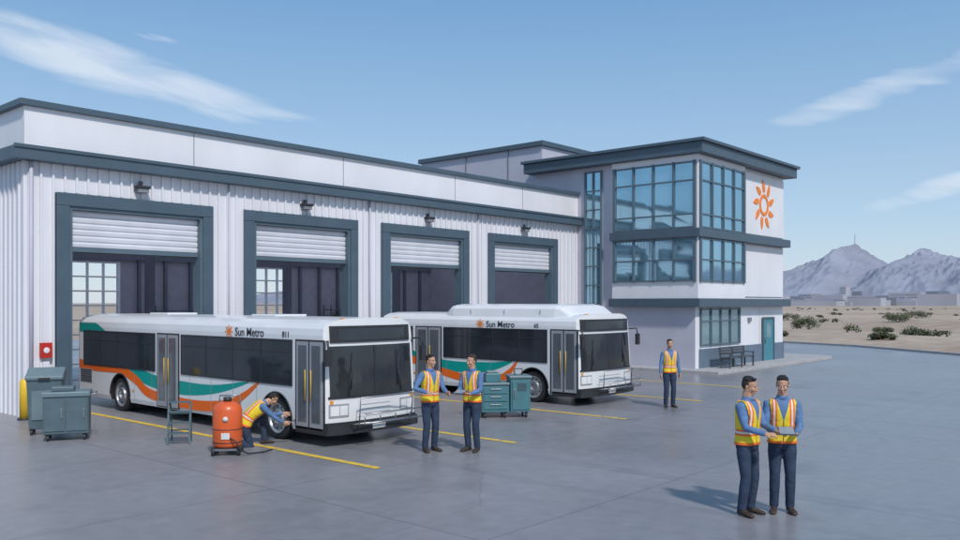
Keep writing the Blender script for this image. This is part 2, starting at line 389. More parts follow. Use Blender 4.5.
for i in range(nx-1):
    for j in range(ny-1): fs.append((i*ny+j,(i+1)*ny+j,(i+1)*ny+j+1,i*ny+j+1))
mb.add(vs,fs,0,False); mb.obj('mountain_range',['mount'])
mb=MB(); mb.tube([(5000,1586,260),(5000,1586,395)],[3,1.5],0,6); mb.obj('radio_mast',['farb2'])
# distant town
mb=MB()
random.seed(3)
for k in range(130):
    a=R(random.uniform(3,27)); d=random.uniform(900,1700); x=math.cos(a)*d; y=math.sin(a)*d
    wdt=random.uniform(10,50); h=random.choice([4,5,5,6,7,8,9,12]); m=random.choice([0,0,1])
    mb.box(x,y,-1,x+random.uniform(10,30),y+wdt,h,m)
    if random.random()<.5: mb.box(x+3,y+wdt*.2,h,x+9,y+wdt*.5,h+2.5,1)
for (a,d,wdt,h,m) in [(18.1,1300,9,26,0),(17.2,1350,14,20,1),(19.5,1300,34,16,0),(14.0,1250,40,17,0),(12.6,1300,26,19,1),(20.7,1300,30,13,1),(15.8,1280,60,13,0)]:
    x=math.cos(R(a))*d; y=math.sin(R(a))*d; mb.box(x,y,-1,x+18,y+wdt,h,m)
    k=3
    while k<h-2:
        mb.box(x-.15,y+wdt*.08,k,x-.01,y+wdt*.92,k+1.3,1); k+=3.4
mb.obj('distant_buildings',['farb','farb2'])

# ---------------------------------------------------------------- garage
G=empty('bus_garage_building',(0,0,0))
DO=[(9.55,14.2),(15.35,20.0),(21.2,25.95),(27.2,32.1)]
YF=23.6; XL,XR=8.75,33.88
mb=MB(); e=XL; piers=[]
for a,b in DO: piers.append((e,a)); e=b
piers.append((e,XR))
for a,b in piers: mb.box(a,YF,0,b,YF+.3,5.97)
mb.box(XL,YF,5.97,XR,YF+.3,7.0)
mb.box(XL,YF+.3,0,XL+.3,36,7.0)
x=XL+.12
while x<XR-.1:
    ind=any(a-.03<x<b+.03 for a,b in DO)
    z0=5.99 if ind else 0.02
    mb.box(x-.03,YF-.06,z0,x+.03,YF-.001,6.71)
    x+=.31
y=YF+.2
while y<35.9: mb.box(XL-.05,y,0.02,XL-.001,y+.07,6.71); y+=.31
mb.obj('facade_siding',['wall'],G)
mb=MB(); mb.box(XL+.02,YF-.02,7.07,XR,YF+.3,8.16); mb.box(XL+.02,YF+.3,7.07,XL+.3,36,8.16); mb.obj('parapet',['parapet'],G)
mb=MB()
for sx in (13.6,19.4,25.2,29.6): mb.box(sx,YF-.024,7.08,sx+.025,YF-.0205,8.15)
for sy in (28,32): mb.box(XL+.016,sy,7.08,XL+.0195,sy+.025,8.15)
for a,b in piers: mb.box(a+.02,YF-.066,.02,b-.02,YF-.0605,.14)
mb.obj('panel_joints',['seam'],G)
mb=MB(); mb.box(XL-.32,YF-.34,6.72,XR-.02,YF-.001,7.07); mb.box(XL-.32,YF-.001,6.72,XL-.001,36,7.07)
mb.box(XL-.36,YF-.38,7.0,XR-.02,YF-.341,7.1); 
mb.box(XL-.12,YF-.14,8.16,XR+.1,YF+.4,8.33); mb.box(XL-.12,YF+.4,8.16,XL+.4,36.1,8.33)
mb.obj('roof_trim',['trim'],G,.015)
mb=MB()
for a,b in DO:
    mb.box(a,YF-.16,0.02,a+.34,YF+.34,5.62); mb.box(b-.34,YF-.16,0.02,b,YF+.34,5.62); mb.box(a,YF-.16,5.62,b,YF+.34,5.97)
mb.obj('door_frames',['trim'],G,.02)
mb=MB()
for a,b in DO:
    mb.box(a+.34,YF-.10,.02,a+.42,YF+.3,5.54); mb.box(b-.42,YF-.10,.02,b-.34,YF+.3,5.54); mb.box(a+.34,YF-.10,5.54,b-.34,YF+.3,5.615)
mb.obj('door_guides',['trim2'],G)
mb=MB()
for a,b in DO:
    z=4.52; rings=[]
    while z<5.54:
        for k,(dz,dy) in enumerate([(0,.035),(.02,0),(.10,-.015),(.145,.0),(.155,.035)]):
            if z+dz<5.56: rings.append((z+dz,dy))
        z+=.17
    vs=[];fs=[]
    for zz,dy in rings: vs+= [(a+.42,YF+.08+dy,zz),(b-.42,YF+.08+dy,zz)]
    for i in range(len(rings)-1): fs.append((2*i,2*i+1,2*i+3,2*i+2))
    mb.add(vs,fs,0); mb.box(a+.42,YF+.04,4.40,b-.42,YF+.16,4.52,1); mb.box(a+.42,YF+.06,4.36,b-.42,YF+.14,4.40,2)
mb.obj('roller_shutters',['shut','trim2','black'],G)
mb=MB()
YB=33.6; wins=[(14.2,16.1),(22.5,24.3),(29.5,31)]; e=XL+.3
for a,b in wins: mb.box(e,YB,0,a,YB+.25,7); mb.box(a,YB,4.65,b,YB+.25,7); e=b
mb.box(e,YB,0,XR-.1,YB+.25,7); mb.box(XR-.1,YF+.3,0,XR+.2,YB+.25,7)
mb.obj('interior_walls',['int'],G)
mb=MB()
for a,b in wins:
    for k in range(4): q=a+(b-a)*k/3; mb.box(q-.03,YB-.03,.02,q+.03,YB+.1,4.65)
    for k in range(9): z=.05+k*.57; mb.box(a,YB-.02,z-.03,b,YB+.09,z+.03)
mb.obj('rear_door_grid',['parapet'],G)
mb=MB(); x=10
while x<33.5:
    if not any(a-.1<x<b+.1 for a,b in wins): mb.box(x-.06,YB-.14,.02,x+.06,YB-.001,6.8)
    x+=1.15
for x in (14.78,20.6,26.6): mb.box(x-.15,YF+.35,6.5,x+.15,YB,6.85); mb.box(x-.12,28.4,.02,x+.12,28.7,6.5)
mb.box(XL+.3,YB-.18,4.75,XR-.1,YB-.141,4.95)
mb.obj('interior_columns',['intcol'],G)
mb=MB(); mb.add([(XL+.3,YF+.3,6.95),(XR,YF+.3,6.95),(XR,YB+.2,6.95),(XL+.3,YB+.2,6.95)],[(0,1,2,3)]); mb.obj('roof',['fillroof'],G)  # out of view; lets the sun through to brighten the interior
for rx in (17.2,26.2):
    mb=MB()
    for k in range(4): mb.box(rx,YB-.85,.4+k*.75,rx+2.4,YB-.25,.44+k*.75,0)
    for a in (rx,rx+2.36):
        for b in (YB-.85,YB-.29): mb.box(a,b,.02,a+.04,b+.04,2.9,0)
    for k in range(3):
        q=rx+.1
        while q<rx+2.0:
            s=random.uniform(.25,.5); mb.box(q,YB-.75,.45+k*.75,q+s,YB-.35,.45+k*.75+random.uniform(.2,.5),random.choice([1,2,3])); q+=s+.08
    mb.obj('storage_rack',['trim','tank','busgrey','cart2'])
for cx in (11.9,17.7,23.6,29.65):
    mb=MB(); mb.box(cx-.2,YF-.30,6.28,cx+.2,YF-.062,6.36); mb.box(cx-.16,YF-.27,6.16,cx+.16,YF-.062,6.279,1); mb.box(cx-.05,YF-.12,6.36,cx+.05,YF-.061,6.5)
    mb.obj('wall_lamp',['black','seam'],None,.01)
mb=MB(); mb.box(9.12,YF-.17,1.55,9.42,YF-.067,1.95,0); mb.box(9.2,YF-.15,1.1,9.36,YF-.067,1.45,1); mb.tube([(9.27,YF-.19,1.75),(9.27,YF-.169,1.75)],.08,1,12)
mb.obj('fire_alarm_box',['red','parapet'],None,.01)
mb=MB(); mb.tube([(8.60,23.1,.02),(8.60,23.1,1.0),(8.60,23.1,1.06)],[.12,.12,.06],0,16); mb.tube([(8.60,23.1,.02),(8.60,23.1,.06)],.17,1,16)
mb.obj('safety_bollard',['yellowp','black'])
mb=MB(); mb.tube([(8.9,YF-.12,.1),(8.9,YF-.12,6.7)],.05,0,10)
for a,b in piers[1:4]: mb.tube([((a+b)/2,YF-.09,.15),((a+b)/2,YF-.09,6.7)],.03,0,8)
mb.obj('downpipe',['lav'],G)

# ---------------------------------------------------------------- office
O=empty('office_building')
X0,X1,Y0=33.9,43.5,17.4
mb=MB(); mb.box(X0,Y0,0,X1,26.2,9.45,0); mb.obj('core_walls',['parapet'],O)
mb=MB(); mb.box(X0-.02,21.5,0,X0-.001,26.2,9.45,0); mb.box(X0-.019,17.42,.02,X0-.001,21.5,2.83,0)
mb.obj('side_shade_cladding',['lav'],O)  # lavender siding carries the side face's shade in its colour
mb=MB(); mb.box(X0-.25,Y0-.25,3.2,38.4,21.5,9.44,0)
mb.box(38.6,Y0-.09,6.33,43.4,Y0-.001,9.3,0); mb.box(38.6,Y0-.06,3.3,43.4,Y0-.001,5.8,0)
mb.obj('bay_volume',['parapet'],O,.01)
mb=MB()
XG=X0-.25
gl=[('L',17.3,21.35,6.30,9.12),('L',17.3,21.35,3.98,5.80),('R',33.8,38.2,6.30,9.12),('R',33.8,38.2,3.98,5.80)]
fr=MB()
for s,a,b,z0,z1 in gl:
    nc=4; nr=3 if z1-z0>2 else 2
    zz=[z0+(z1-z0)*(k/nr if nr==2 else [0,.2,.72,1][k]) for k in range(nr+1)]
    for i in range(nc):
        for j in range(nr):
            y0_=a+(b-a)*i/nc; y1_=a+(b-a)*(i+1)/nc; t1,t2,t3,t4=[random.uniform(0,.012) for _ in range(4)]
            if s=='L': mb.add([(XG-.008-t1,y0_,zz[j]),(XG-.008-t2,y1_,zz[j]),(XG-.008-t3,y1_,zz[j+1]),(XG-.008-t4,y0_,zz[j+1])],[(0,1,2,3)])
            else: mb.add([(y0_,Y0-.258-t1,zz[j]),(y1_,Y0-.258-t2,zz[j]),(y1_,Y0-.258-t3,zz[j+1]),(y0_,Y0-.258-t4,zz[j+1])],[(0,1,2,3)])
    for k in range(nc+1):
        q=a+(b-a)*k/nc; wd=.04 if 0<k<nc else .07
        if s=='L': fr.box(XG-.09,q-wd,z0-.06,XG-.001,q+wd,z1+.06)
        else: fr.box(q-wd,Y0-.34,z0-.06,q+wd,Y0-.251,z1+.06)
    for z in zz:
        if s=='L': fr.box(XG-.075,a,z-.03,XG-.0012,b,z+.03)
        else: fr.box(a,Y0-.325,z-.03,b,Y0-.2512,z+.03)
mb.box(X0-.06,22.2,2.95,X0-.021,23.1,9.2)
for q in (22.2,22.65,23.1): fr.box(X0-.13,q-.035,2.9,X0-.061,q+.035,9.25)
for k in range(8): z=2.95+k*6.25/7; fr.box(X0-.115,22.2,z-.03,X0-.0612,23.1,z+.03)
mb.box(34.3,Y0-.03,1.15,38.2,Y0-.001,2.72)
for k in range(5): q=34.3+3.9*k/4; fr.box(q-.04,Y0-.09,1.1,q+.04,Y0-.031,2.78)
for z in (1.15,2.2,2.72): fr.box(34.3,Y0-.08,z-.03,38.2,Y0-.0312,z+.03)
mb.obj('window_glass',['glass'],O); fr.obj('window_frames',['trim2'],O)
mb=MB()
mb.box(X0-.40,Y0-.40,5.86,X1+.06,21.55,6.24); mb.box(X0-.40,Y0-.40,2.83,X1+.1,21.6,3.2)
mb.box(X0-.55,Y0-.6,9.45,X1+.4,26.5,9.92); mb.box(X0-.68,Y0-.73,9.9201,X1+.52,26.6,10.06)
mb.obj('roof_and_ledges',['trim'],O,.02)
mb=MB(); mb.box(X0+.3,Y0-.05,.13,X1+.02,Y0-.001,.98); mb.box(X1+.001,Y0-.05,.13,X1+.05,26,.98); mb.obj('plinth',['plinth'],O)
mb=MB(); mb.box(40.9,Y0-.08,.13,42.1,Y0-.051,2.2,0); mb.box(40.8,Y0-.11,.13,40.9,Y0-.051,2.3,1); mb.box(42.1,Y0-.11,.13,42.2,Y0-.051,2.3,1);mb.box(40.9,Y0-.11,2.2,42.1,Y0-.051,2.3,1)
mb.box(41.3,Y0-.085,1.3,41.8,Y0-.0801,2.0,2); mb.tube([(41.0,Y0-.14,1.0),(41.0,Y0-.14,1.3)],.02,1,8)
mb.obj('entrance_door',['tealdoor','trim','glass'],O)
mb=MB(); mb.box(38.45,Y0-.003,.98,38.47,Y0-.0005,2.83); mb.box(40.6,Y0-.003,.98,40.62,Y0-.0005,2.83)
mb.box(39.2,Y0-.09,2.1,39.5,Y0-.001,2.3); mb.obj('ground_floor_joints',['seam'],O)
mb=MB(); mb.box(34.5,26.21,0,43.2,34.9,11.0); mb.obj('upper_block',['lav'],O)
mb=MB(); mb.box(34.46,28.4,8.3,34.499,28.44,11); mb.box(34.46,31.4,8.3,34.499,31.44,11); mb.obj('upper_block_joints',['seam'],O)
mb=MB(); mb.box(34.35,26.06,11.0,43.35,35.05,11.25); mb.obj('upper_block_trim',['trim'],O,.02)
mb=MB(); cx,cz=40.9,7.85; yf=Y0-.12
n=40; ro,ri=.54,.37; vs=[]
for k in range(n):
    t=2*math.pi*k/n
    for r in (ri,ro):
        for yy in (yf,Y0-.091): vs.append((cx+math.cos(t)*r,yy,cz+math.sin(t)*r))
fs=[]
for k in range(n):
    a=k*4;b=((k+1)%n)*4; fs+=[(a,b,b+2,a+2),(a+2,b+2,b+3,a+3),(a+1,a,b,b+1)]
mb.add(vs,fs)
for k in range(9):
    t=2*math.pi*k/9+math.pi/2; pts=[]
    for (rr,hw,sk) in [(.65,.11,0),(.80,.15,.02),(1.0,.14,.07),(1.22,.03,.16)]:
        c,s_=math.cos(t),math.sin(t); 
        pts.append([(cx+c*rr-s_*(q+sk),yy,cz+s_*rr+c*(q+sk)) for q in (-hw,hw) for yy in (yf,Y0-.091)])
    pts=[[p[0],p[2],p[3],p[1]] for p in pts]
    mb.loft(pts,sm=False)
mb.obj('sun_logo_sign',['logo'],O)
mb=MB(); mb.box(37,20,10.06,39,21.5,10.5); mb.obj('rooftop_unit',['lav'],O)
mb=MB(); pts=[(33.0,15.9)]+[(46.2+1.6*math.cos(t),17.5+1.6*math.sin(t)) for t in [R(-90+k*11.25) for k in range(9)]]+[(47.8,28),(33.0,28)]
n=len(pts); vs=[(x,y,.0) for x,y in pts]+[(x,y,.14) for x,y in pts]
mb.add(vs,[tuple(range(n,2*n))]+[(i,(i+1)%n,n+(i+1)%n,n+i) for i in range(n)]); mb.obj('sidewalk',['kerb'],None,.02)
B=empty('park_bench',(36.2,16.5,.14))
mb=MB()
for k in range(4): mb.box(-1.3,-.22+k*.12,.44,1.3,-.13+k*.12,.475)
mb.obj('seat',['bench'],B)
mb=MB()
for k in range(3): mb.box(-1.3,.27+k*.02,.58+k*.12,1.3,.30+k*.02,.67+k*.12)
mb.obj('backrest',['bench'],B)
mb=MB()
for x in (-1.2,0,1.2):
    mb.box(x-.03,-.2,0,x+.03,-.14,.44); mb.box(x-.03,.2,0,x+.03,.26,.44); mb.box(x-.03,.26,.40,x+.03,.30,.9); mb.box(x-.025,-.2,.40,x+.025,.26,.438)
    mb.box(x-.03,-.24,.62,x+.03,.26,.66); mb.box(x-.03,-.2,.475,x+.03,-.15,.62)
mb.obj('legs',['bench'],B)

# ---------------------------------------------------------------- bus
WT=2.19
def bus(x0,y0,L,W,fw,rw,doors,windows,teal,orange):
    P=empty('transit_bus',(x0,y0,0))
    prof=[(.03,.30),(0,.42),(0,.8),(0,1.25),(0,1.8),(0,2.32),(.02,2.46),(.10,2.57),(.30,2.64),(.7,2.68)]
    def fy(x,z):
        u=abs((x-W/2)/(W/2)); return .13*u**2.6+.11*max(0,(z-1.1)/1.6)
    rowN=11
    def ring(y,ins,front):
        out=[]
        for (px,pz) in prof:
            k=max(0,(pz-2.2)/.5); out.append((px+ins,pz-ins*k*1.2))
        full=out+[(W-a,b) for a,b in reversed(out)]
        return [Vector((x,(y+fy(x,z)) if front else y,z)) for x,z in full]
    rings=[ring(0,.0,True),ring(.12,0,True),ring(.6,0,False),ring(L-.15,0,False),ring(L-.03,.04,False),ring(L,.1,False)]
    mb=MB(); mb.loft(rings,0,cap=False,sm=False)
    n=len(prof)
    for which,rg in ((0,rings[0]),(1,rings[-1])):
        vs=[];fs=[]
        for i in range(n):
            a=rg[i]; b=rg[2*n-1-i]
            for k in range(rowN):
                x=a.x+(b.x-a.x)*k/(rowN-1); z=a.z
                vs.append((x,fy(x,z) if which==0 else a.y,z))
        for i in range(n-1):
            for k in range(rowN-1):
                q=(i*rowN+k,i*rowN+k+1,(i+1)*rowN+k+1,(i+1)*rowN+k); fs.append(q if which==0 else q[::-1])
        mb.add(vs,fs)
    o=mkobj('tmpb',mb.mesh('body',['buswhite','black']))
    wd=o.modifiers.new('w','WELD'); wd.merge_threshold=.003
    cuts=[]
    for wy in (fw,rw):
        for xa,xb in ((-.2,.5),(W-.5,W+.2)):
            cm=MB()
            pr_=[(wy+.57*math.cos(t),.47+.57*math.sin(t)) for t in [math.pi*k/20 for k in range(21)]]+[(wy-.57,-.2),(wy+.57,-.2)]
            cm.loft([[Vector((xa,a,b)) for a,b in pr_],[Vector((xb,a,b)) for a,b in pr_]],1,sm=False)
            co_=mkobj('cut',cm.mesh('cut',['buswhite','black'])); cuts.append(co_)
            bm=o.modifiers.new('c','BOOLEAN'); bm.object=co_; bm.operation='DIFFERENCE'; bm.solver='EXACT'
    me=evalmesh(o)
    for c in cuts: bpy.data.objects.remove(c)
    me.name='body'; bo=mkobj('body',me,P)
    for p in me.polygons: p.use_smooth=False
    bv=bo.modifiers.new('b','BEVEL'); bv.width=.03; bv.segments=3; bv.limit_method='ANGLE'; bv.angle_limit=R(15)
    mb=MB(); mb.box(.55,.5,.22,W-.55,L-.3,.5); mb.obj('chassis',['black'],P)
    mb=MB()
    for wy in (fw,rw):
        mb.tube([(-.004,wy+.585*math.cos(t),.47+.585*math.sin(t)) for t in [math.pi*k/20 for k in range(21)]],.018,0,6)
    mb.obj('arch_lips',['black'],P)
    def fpatch(mb,xa,xb,za,zb,off,m,nx=12,nz=4):
        vs=[];fs=[]
        for j in range(nz+1):
            z=za+(zb-za)*j/nz
            for i in range(nx+1):
                x=xa+(xb-xa)*i/nx; vs.append((x,fy(x,z)-off,z))
        for j in range(nz):
            for i in range(nx): a=j*(nx+1)+i; fs.append((a,a+1,a+nx+2,a+nx+1))
        N=len(vs)
        bd=[i for i in range(nx+1)]+[j*(nx+1)+nx for j in range(1,nz+1)]+[nz*(nx+1)+i for i in range(nx-1,-1,-1)]+[j*(nx+1) for j in range(nz-1,0,-1)]
        for b in bd: v=vs[b]; vs.append((v[0],v[1]+off+.01,v[2]))
        for k in range(len(bd)): k2=(k+1)%len(bd); fs.append((bd[k],N+k,N+k2,bd[k2]))
        mb.add(vs,fs,m,False)
    mb=MB(); fpatch(mb,.10,W-.10,1.06,2.10,.012,0); mb.obj('windshield',['busglass'],P)
    mb=MB(); fpatch(mb,.14,W-.14,2.17,2.52,.03,0); fpatch(mb,.32,W-.32,2.22,2.46,.036,1)
    fpatch(mb,W/2-.025,W/2+.025,1.06,2.10,.02,0,2)
    fpatch(mb,.06,W-.06,1.01,1.06,.016,0)
    mb.obj('destination_sign',['black','busglass'],P)
    mb=MB(); fpatch(mb,-.02,W+.02,.27,.48,.10,0,16); fpatch(mb,.0,W,.48,.52,.05,0,16)
    for xa,xb in ((-.03,.03),(W-.03,W+.03)): mb.box(xa,.03,.27,xb,fw-.75,.40,0)
    mb.obj('bumper',['black'],P)
    mb=MB()
    for sx in (0,1):
        for k,(a,b,z0,z1,m) in enumerate([(.10,.30,.66,.86,0),(.32,.50,.66,.86,0),(.10,.16,.90,.98,1)]):
            xa,xb=(a,b) if not sx else (W-b,W-a)
            fpatch(mb,xa,xb,z0,z1,.018,m,4,2)
        xa,xb=(.07,.53) if not sx else (W-.53,W-.07)
        fpatch(mb,xa,xb,.62,.90,.010,2,5,2)
    mb.obj('headlights',['head','amber','busgrey'],P)
    mb=MB(); fpatch(mb,.75,W-.75,.60,.97,.010,0)
    for k in range(3): fpatch(mb,.85,W-.85,.66+k*.09,.675+k*.09,.014,1)
    fpatch(mb,W/2-.18,W/2+.18,.33,.45,.112,2,2,2)
    mb.obj('front_grille',['buswhite','busgrey','paper'],P)
    mb=MB()
    for a,b in ((.5,1.1),(W-.5,W-1.1)):
        mb.tube([(a,fy(a,1.1)-.04,1.05),(a+.1*(1 if b>a else -1),fy(a,1.5)-.04,1.6)],.012,0,6)
        c=a+.1*(1 if b>a else -1); mb.tube([(c-.02,fy(c,1.3)-.035,1.2),(c+.04,fy(c,1.8)-.035,1.95)],.012,0,6)
    mb.obj('wipers',['black'],P)
    mb=MB()
    for sx in (-1,1):
        xb=.05 if sx<0 else W-.05
        mb.tube([(xb,.16,2.2),(xb+sx*.12,-.04,2.22),(xb+sx*.14,-.07,2.05)],.022,0,8)
        c=(xb+sx*.14,-.07,1.88); mb.box(c[0]-.075,c[1]-.045,c[2]-.17,c[0]+.075,c[1]+.045,c[2]+.17)
    mb.obj('mirrors',['black'],P,.02)
    mb=MB(); xa,xb=W/2-.75,W/2+.95
    for z,yy in ((.48,-.20),(.52,-.50)): mb.tube([(xa,yy,z),(xb,yy,z)],.02,0,8)
    for x in (xa,xa+.42,xa+.85,xa+1.28,xb): mb.tube([(x,-.08,.46),(x,-.20,.48),(x,-.50,.52),(x,-.52,.72)],.014,0,8)
    mb.tube([(xa,-.52,.72),(xb,-.52,.72)],.014,0,8)
    mb.tube([(xa+.1,-.22,.5),(xa+.1,-.26,1.02),(xb-.1,-.26,1.02),(xb-.1,-.22,.5)],.016,0,8)
    mb.obj('bike_rack',['steel'],P)
    mb=MB(); fr=MB()
    for (ya,yb,nw) in windows:
        for sx in (0,1):
            for k in range(nw):
                qa=ya+(yb-ya)*k/nw; qb=ya+(yb-ya)*(k+1)/nw; s=-1 if sx==0 else 1; xw=0 if sx==0 else W
                tt=[random.uniform(.008,.012) for _ in range(4)]
                mb.add([(xw+s*tt[0],qa,1.24),(xw+s*tt[1],qb,1.24),(xw+s*tt[2],qb,WT),(xw+s*tt[3],qa,WT)],[(0,1,2,3)])
            xo2=(-.020,-.002) if sx==0 else (W+.002,W+.020)
            for k in range(nw+1):
                q=ya+(yb-ya)*k/nw; wd=.018
                fr.box(xo2[0],max(ya,q-wd),1.24,xo2[1],min(yb,q+wd),WT)
            fr.box(xo2[0]+.004,ya,1.93,xo2[1]-.001,yb,1.95)
            fr.box(xo2[0]+.001,ya,1.215,xo2[1]-.001,yb,1.25); fr.box(xo2[0]+.001,ya,WT-.01,xo2[1]-.001,yb,WT+.025)
    mb.obj('side_windows',['busglass'],P); fr.obj('window_frames',['black'],P)
    mb=MB()
    for (ya,yb) in doors:
        mb.box(-.010,ya-.06,.33,-.001,yb+.06,WT+.04,0)
        mid=(ya+yb)/2
        for a,b in ((ya,mid-.02),(mid+.02,yb)):
            mb.box(-.030,a,.36,-.011,b,WT,1)
            mb.box(-.036,a+.07,.50,-.031,b-.07,WT-.08,2)
        mb.box(-.032,mid-.02,.36,-.012,mid+.02,WT,3)
        mb.tube([(-.06,mid+.10,.95),(-.06,mid+.10,1.6)],.010,4,8); mb.tube([(-.06,mid-.10,.95),(-.06,mid-.10,1.6)],.010,4,8)
    mb.obj('doors',['black','busgrey','doorglass','black','yellowp'],P)
    for nm,cp,hw,mk,xx in (('teal_stripe',teal,.17,'teal',-.003),('orange_stripe',orange,.125,'orange',-.006)):
        sp_=smoothpts([(a,b,0) for a,b in cp],10); mb=MB(); vs=[]
        for i,p in enumerate(sp_):
            d=(sp_[min(i+1,len(sp_)-1)]-sp_[max(i-1,0)]).normalized(); nn=Vector((-d.y,d.x,0))
            if nn.y<0: nn=-nn
            t=i/(len(sp_)-1); h=hw*(1 if t<.75 else max(.03,(1-t)/.25)**.7)
            for q in (p-nn*h,p+nn*h): vs.append((xx,min(q.x,L-.16),min(q.y,2.43)))
        out=[]
        for (a,b,c) in vs:
            for wy in (fw,rw):
                r=math.hypot(b-wy,c-.47)
                if c>.3 and r<.61: c=.47+math.sqrt(max(0,.61**2-(b-wy)**2))
            out.append((a,b,max(c,.36)))
        mb.add(out,[(2*i,2*i+1,2*i+3,2*i+2) for i in range(len(sp_)-1)]); mb.obj(nm,[mk],P)
    mb=MB()
    for q in [fw+.72+ .95*k for k in range(int((rw-fw-1.4)/.95)+1)]:
        if not any(a-.1<q<b+.1 for a,b in doors): mb.box(-.0085,q,.36,-.0065,q+.010,1.2)
    mb.obj('panel_seams',['busgrey'],P)
    mb=MB(); mb.box(-.014,L-1.0,.72,-.0075,L-.25,1.10,0)
    for k in range(6): mb.box(-.022,L-.97,.75+k*.06,-.0145,L-.28,.775+k*.06,1)
    mb.obj('engine_vent',['busgrey','black'],P)
    mb=MB()
    for yy in (fw+.75,rw-.8): mb.box(-.014,yy,.62,-.0095,yy+.1,.66,0)
    for xx in (.5,.9,W/2,W-.9,W-.5): mb.box(xx-.04,.16,2.64,xx+.04,.24,2.68,0)
    mb.obj('marker_lamps',['amber'],P)
    def txt(s,yy,zz,size,k='ink'):
        c=bpy.data.curves.new('lettering','FONT'); c.body=s; c.size=size; c.extrude=.002; c.offset=.0025
        t=bpy.data.objects.new('lettering',c); COL.objects.link(t); t.parent=P
        t.matrix_basis=Matrix.Translation((-.006,yy,zz))@Matrix(((0,0,-1,0),(-1,0,0,0),(0,1,0,0),(0,0,0,1)))
        c.materials.append(M[k])
    return P,txt,fy
def wheel(P,x,y,side,W):
    mb=MB(); s=-1 if side==0 else 1; xo=x
    pf=[(.04,.0),(.04,.10),(-.0,.11),(.0,.17),(.06,.20),(.07,.27),(.01,.30),(.0,.33),(.0,.43),(.03,.465),(.25,.465),(.28,.43),(.28,.30),(.22,.0)]
    mm=[1,1,1,1,1,1,1,0,0,0,0,0,0]
    n=36; rings=[]
    for (o_,r) in pf: rings.append([Vector((xo-s*o_*1.0,y+max(r,.001)*math.cos(t),.485+max(r,.001)*math.sin(t))) for t in [2*math.pi*k/n for k in range(n)]])
    for i in range(len(rings)-1):
        mb.loft([rings[i],rings[i+1]],0 if mm[i]==0 else 1,cap=False,sm=True)
    for k in range(10):
        t=2*math.pi*k/10; mb.tube([(xo+s*.015,y+.14*math.cos(t),.485+.14*math.sin(t)),(xo-s*.02,y+.14*math.cos(t),.485+.14*math.sin(t))],.014,2,6)
        mb.tube([(xo-s*.062,y+.235*math.cos(t),.485+.235*math.sin(t)),(xo-s*.072,y+.235*math.cos(t),.485+.235*math.sin(t))],.025,2,8)
    mb.obj('wheel',['rubber','rim','black'],P)

def sunlogo_small(P,yy,zz,r):
    mb=MB(); n=16
    mb.add([(-.006,yy+math.cos(2*math.pi*k/n)*r*.5,zz+math.sin(2*math.pi*k/n)*r*.5) for k in range(n)],[tuple(range(n))])
    for k in range(8):
        t=2*math.pi*k/8; c,s=math.cos(t),math.sin(t)
        mb.add([(-.006,yy+c*r*.6-s*r*.17,zz+s*r*.6+c*r*.17),(-.006,yy+c*r*.6+s*r*.17,zz+s*r*.6-c*r*.17),(-.006,yy+c*r*1.1,zz+s*r*1.1)],[(0,1,2)])
    mb.obj('sun_emblem',['logo'],P)

L1=11.8;W1=2.52
P,txt,fy=bus(11.0,13.8,L1,W1,1.85,9.1,[(.20,1.08),(6.0,7.0)],[(1.25,5.85,4),(7.15,11.35,4)],
  [(11.78,2.34),(11.3,2.32),(10.6,2.26),(9.6,1.85),(8.3,1.20),(7.15,.95),(5.7,.88),(4.3,.95),(2.9,1.20)],
  [(11.75,1.24),(10.6,1.18),(9.1,1.17),(8.2,.94),(7.4,.62),(5.4,.50),(3.9,.60),(3.1,.88),(2.4,1.28)])
for wy in (1.85,9.1): wheel(P,.03,wy,0,W1); wheel(P,W1-.03,wy,1,W1)
txt('Sun Metro',3.45,2.25,.27); txt('811',1.62,2.26,.18); sunlogo_small(P,3.70,2.335,.17)
mb=MB(); mb.box(.8,3,2.68,1.7,4,2.73); mb.box(.8,8,2.68,1.7,9,2.73); mb.obj('roof_hatches',['buswhite'],P,.02)
L2=8.6;W2=2.82
P,txt,fy=bus(20.2,13.9,L2,W2,1.80,7.6,[(.20,1.08),(5.65,6.75)],[(1.25,5.5,4),(6.95,8.3,1)],
  [(8.55,2.3),(7.6,1.75),(6.9,1.2),(5.6,.98),(4.4,.94),(3.4,1.02),(2.6,1.2)],
  [(8.55,1.25),(7.4,1.18),(6.6,1.0),(5.4,.72),(4.2,.56),(3.2,.62),(2.7,.88),(2.35,1.28)])
for wy in (1.8,7.6): wheel(P,.03,wy,0,W2); wheel(P,W2-.03,wy,1,W2)
txt('Sun Metro',3.65,2.25,.27); txt('65',1.75,2.26,.18); sunlogo_small(P,3.90,2.335,.17)
mb=MB(); pf=[(.10,2.56),(.16,2.82),(.30,2.93),(.6,2.97),(W2-.6,2.97),(W2-.30,2.93),(W2-.16,2.82),(W2-.10,2.56)]
def rg(y,s,dz): return [Vector((W2/2+(x-W2/2)*s,y,2.56+(z-2.56)*dz)) for x,z in pf]
mb.loft([rg(.55,.92,.3),rg(.9,.97,.9),rg(1.1,1,1),rg(5.2,1,1),rg(5.4,.97,.9),rg(5.7,.9,.1)],sm=False)
mb.obj('roof_pod',['buswhite'],P,.03)
mb=MB()
for yy in (1.6,3.0,4.4): mb.box(.11,yy,2.62,.135,yy+.01,2.8)
mb.obj('pod_seams',['busgrey'],P)

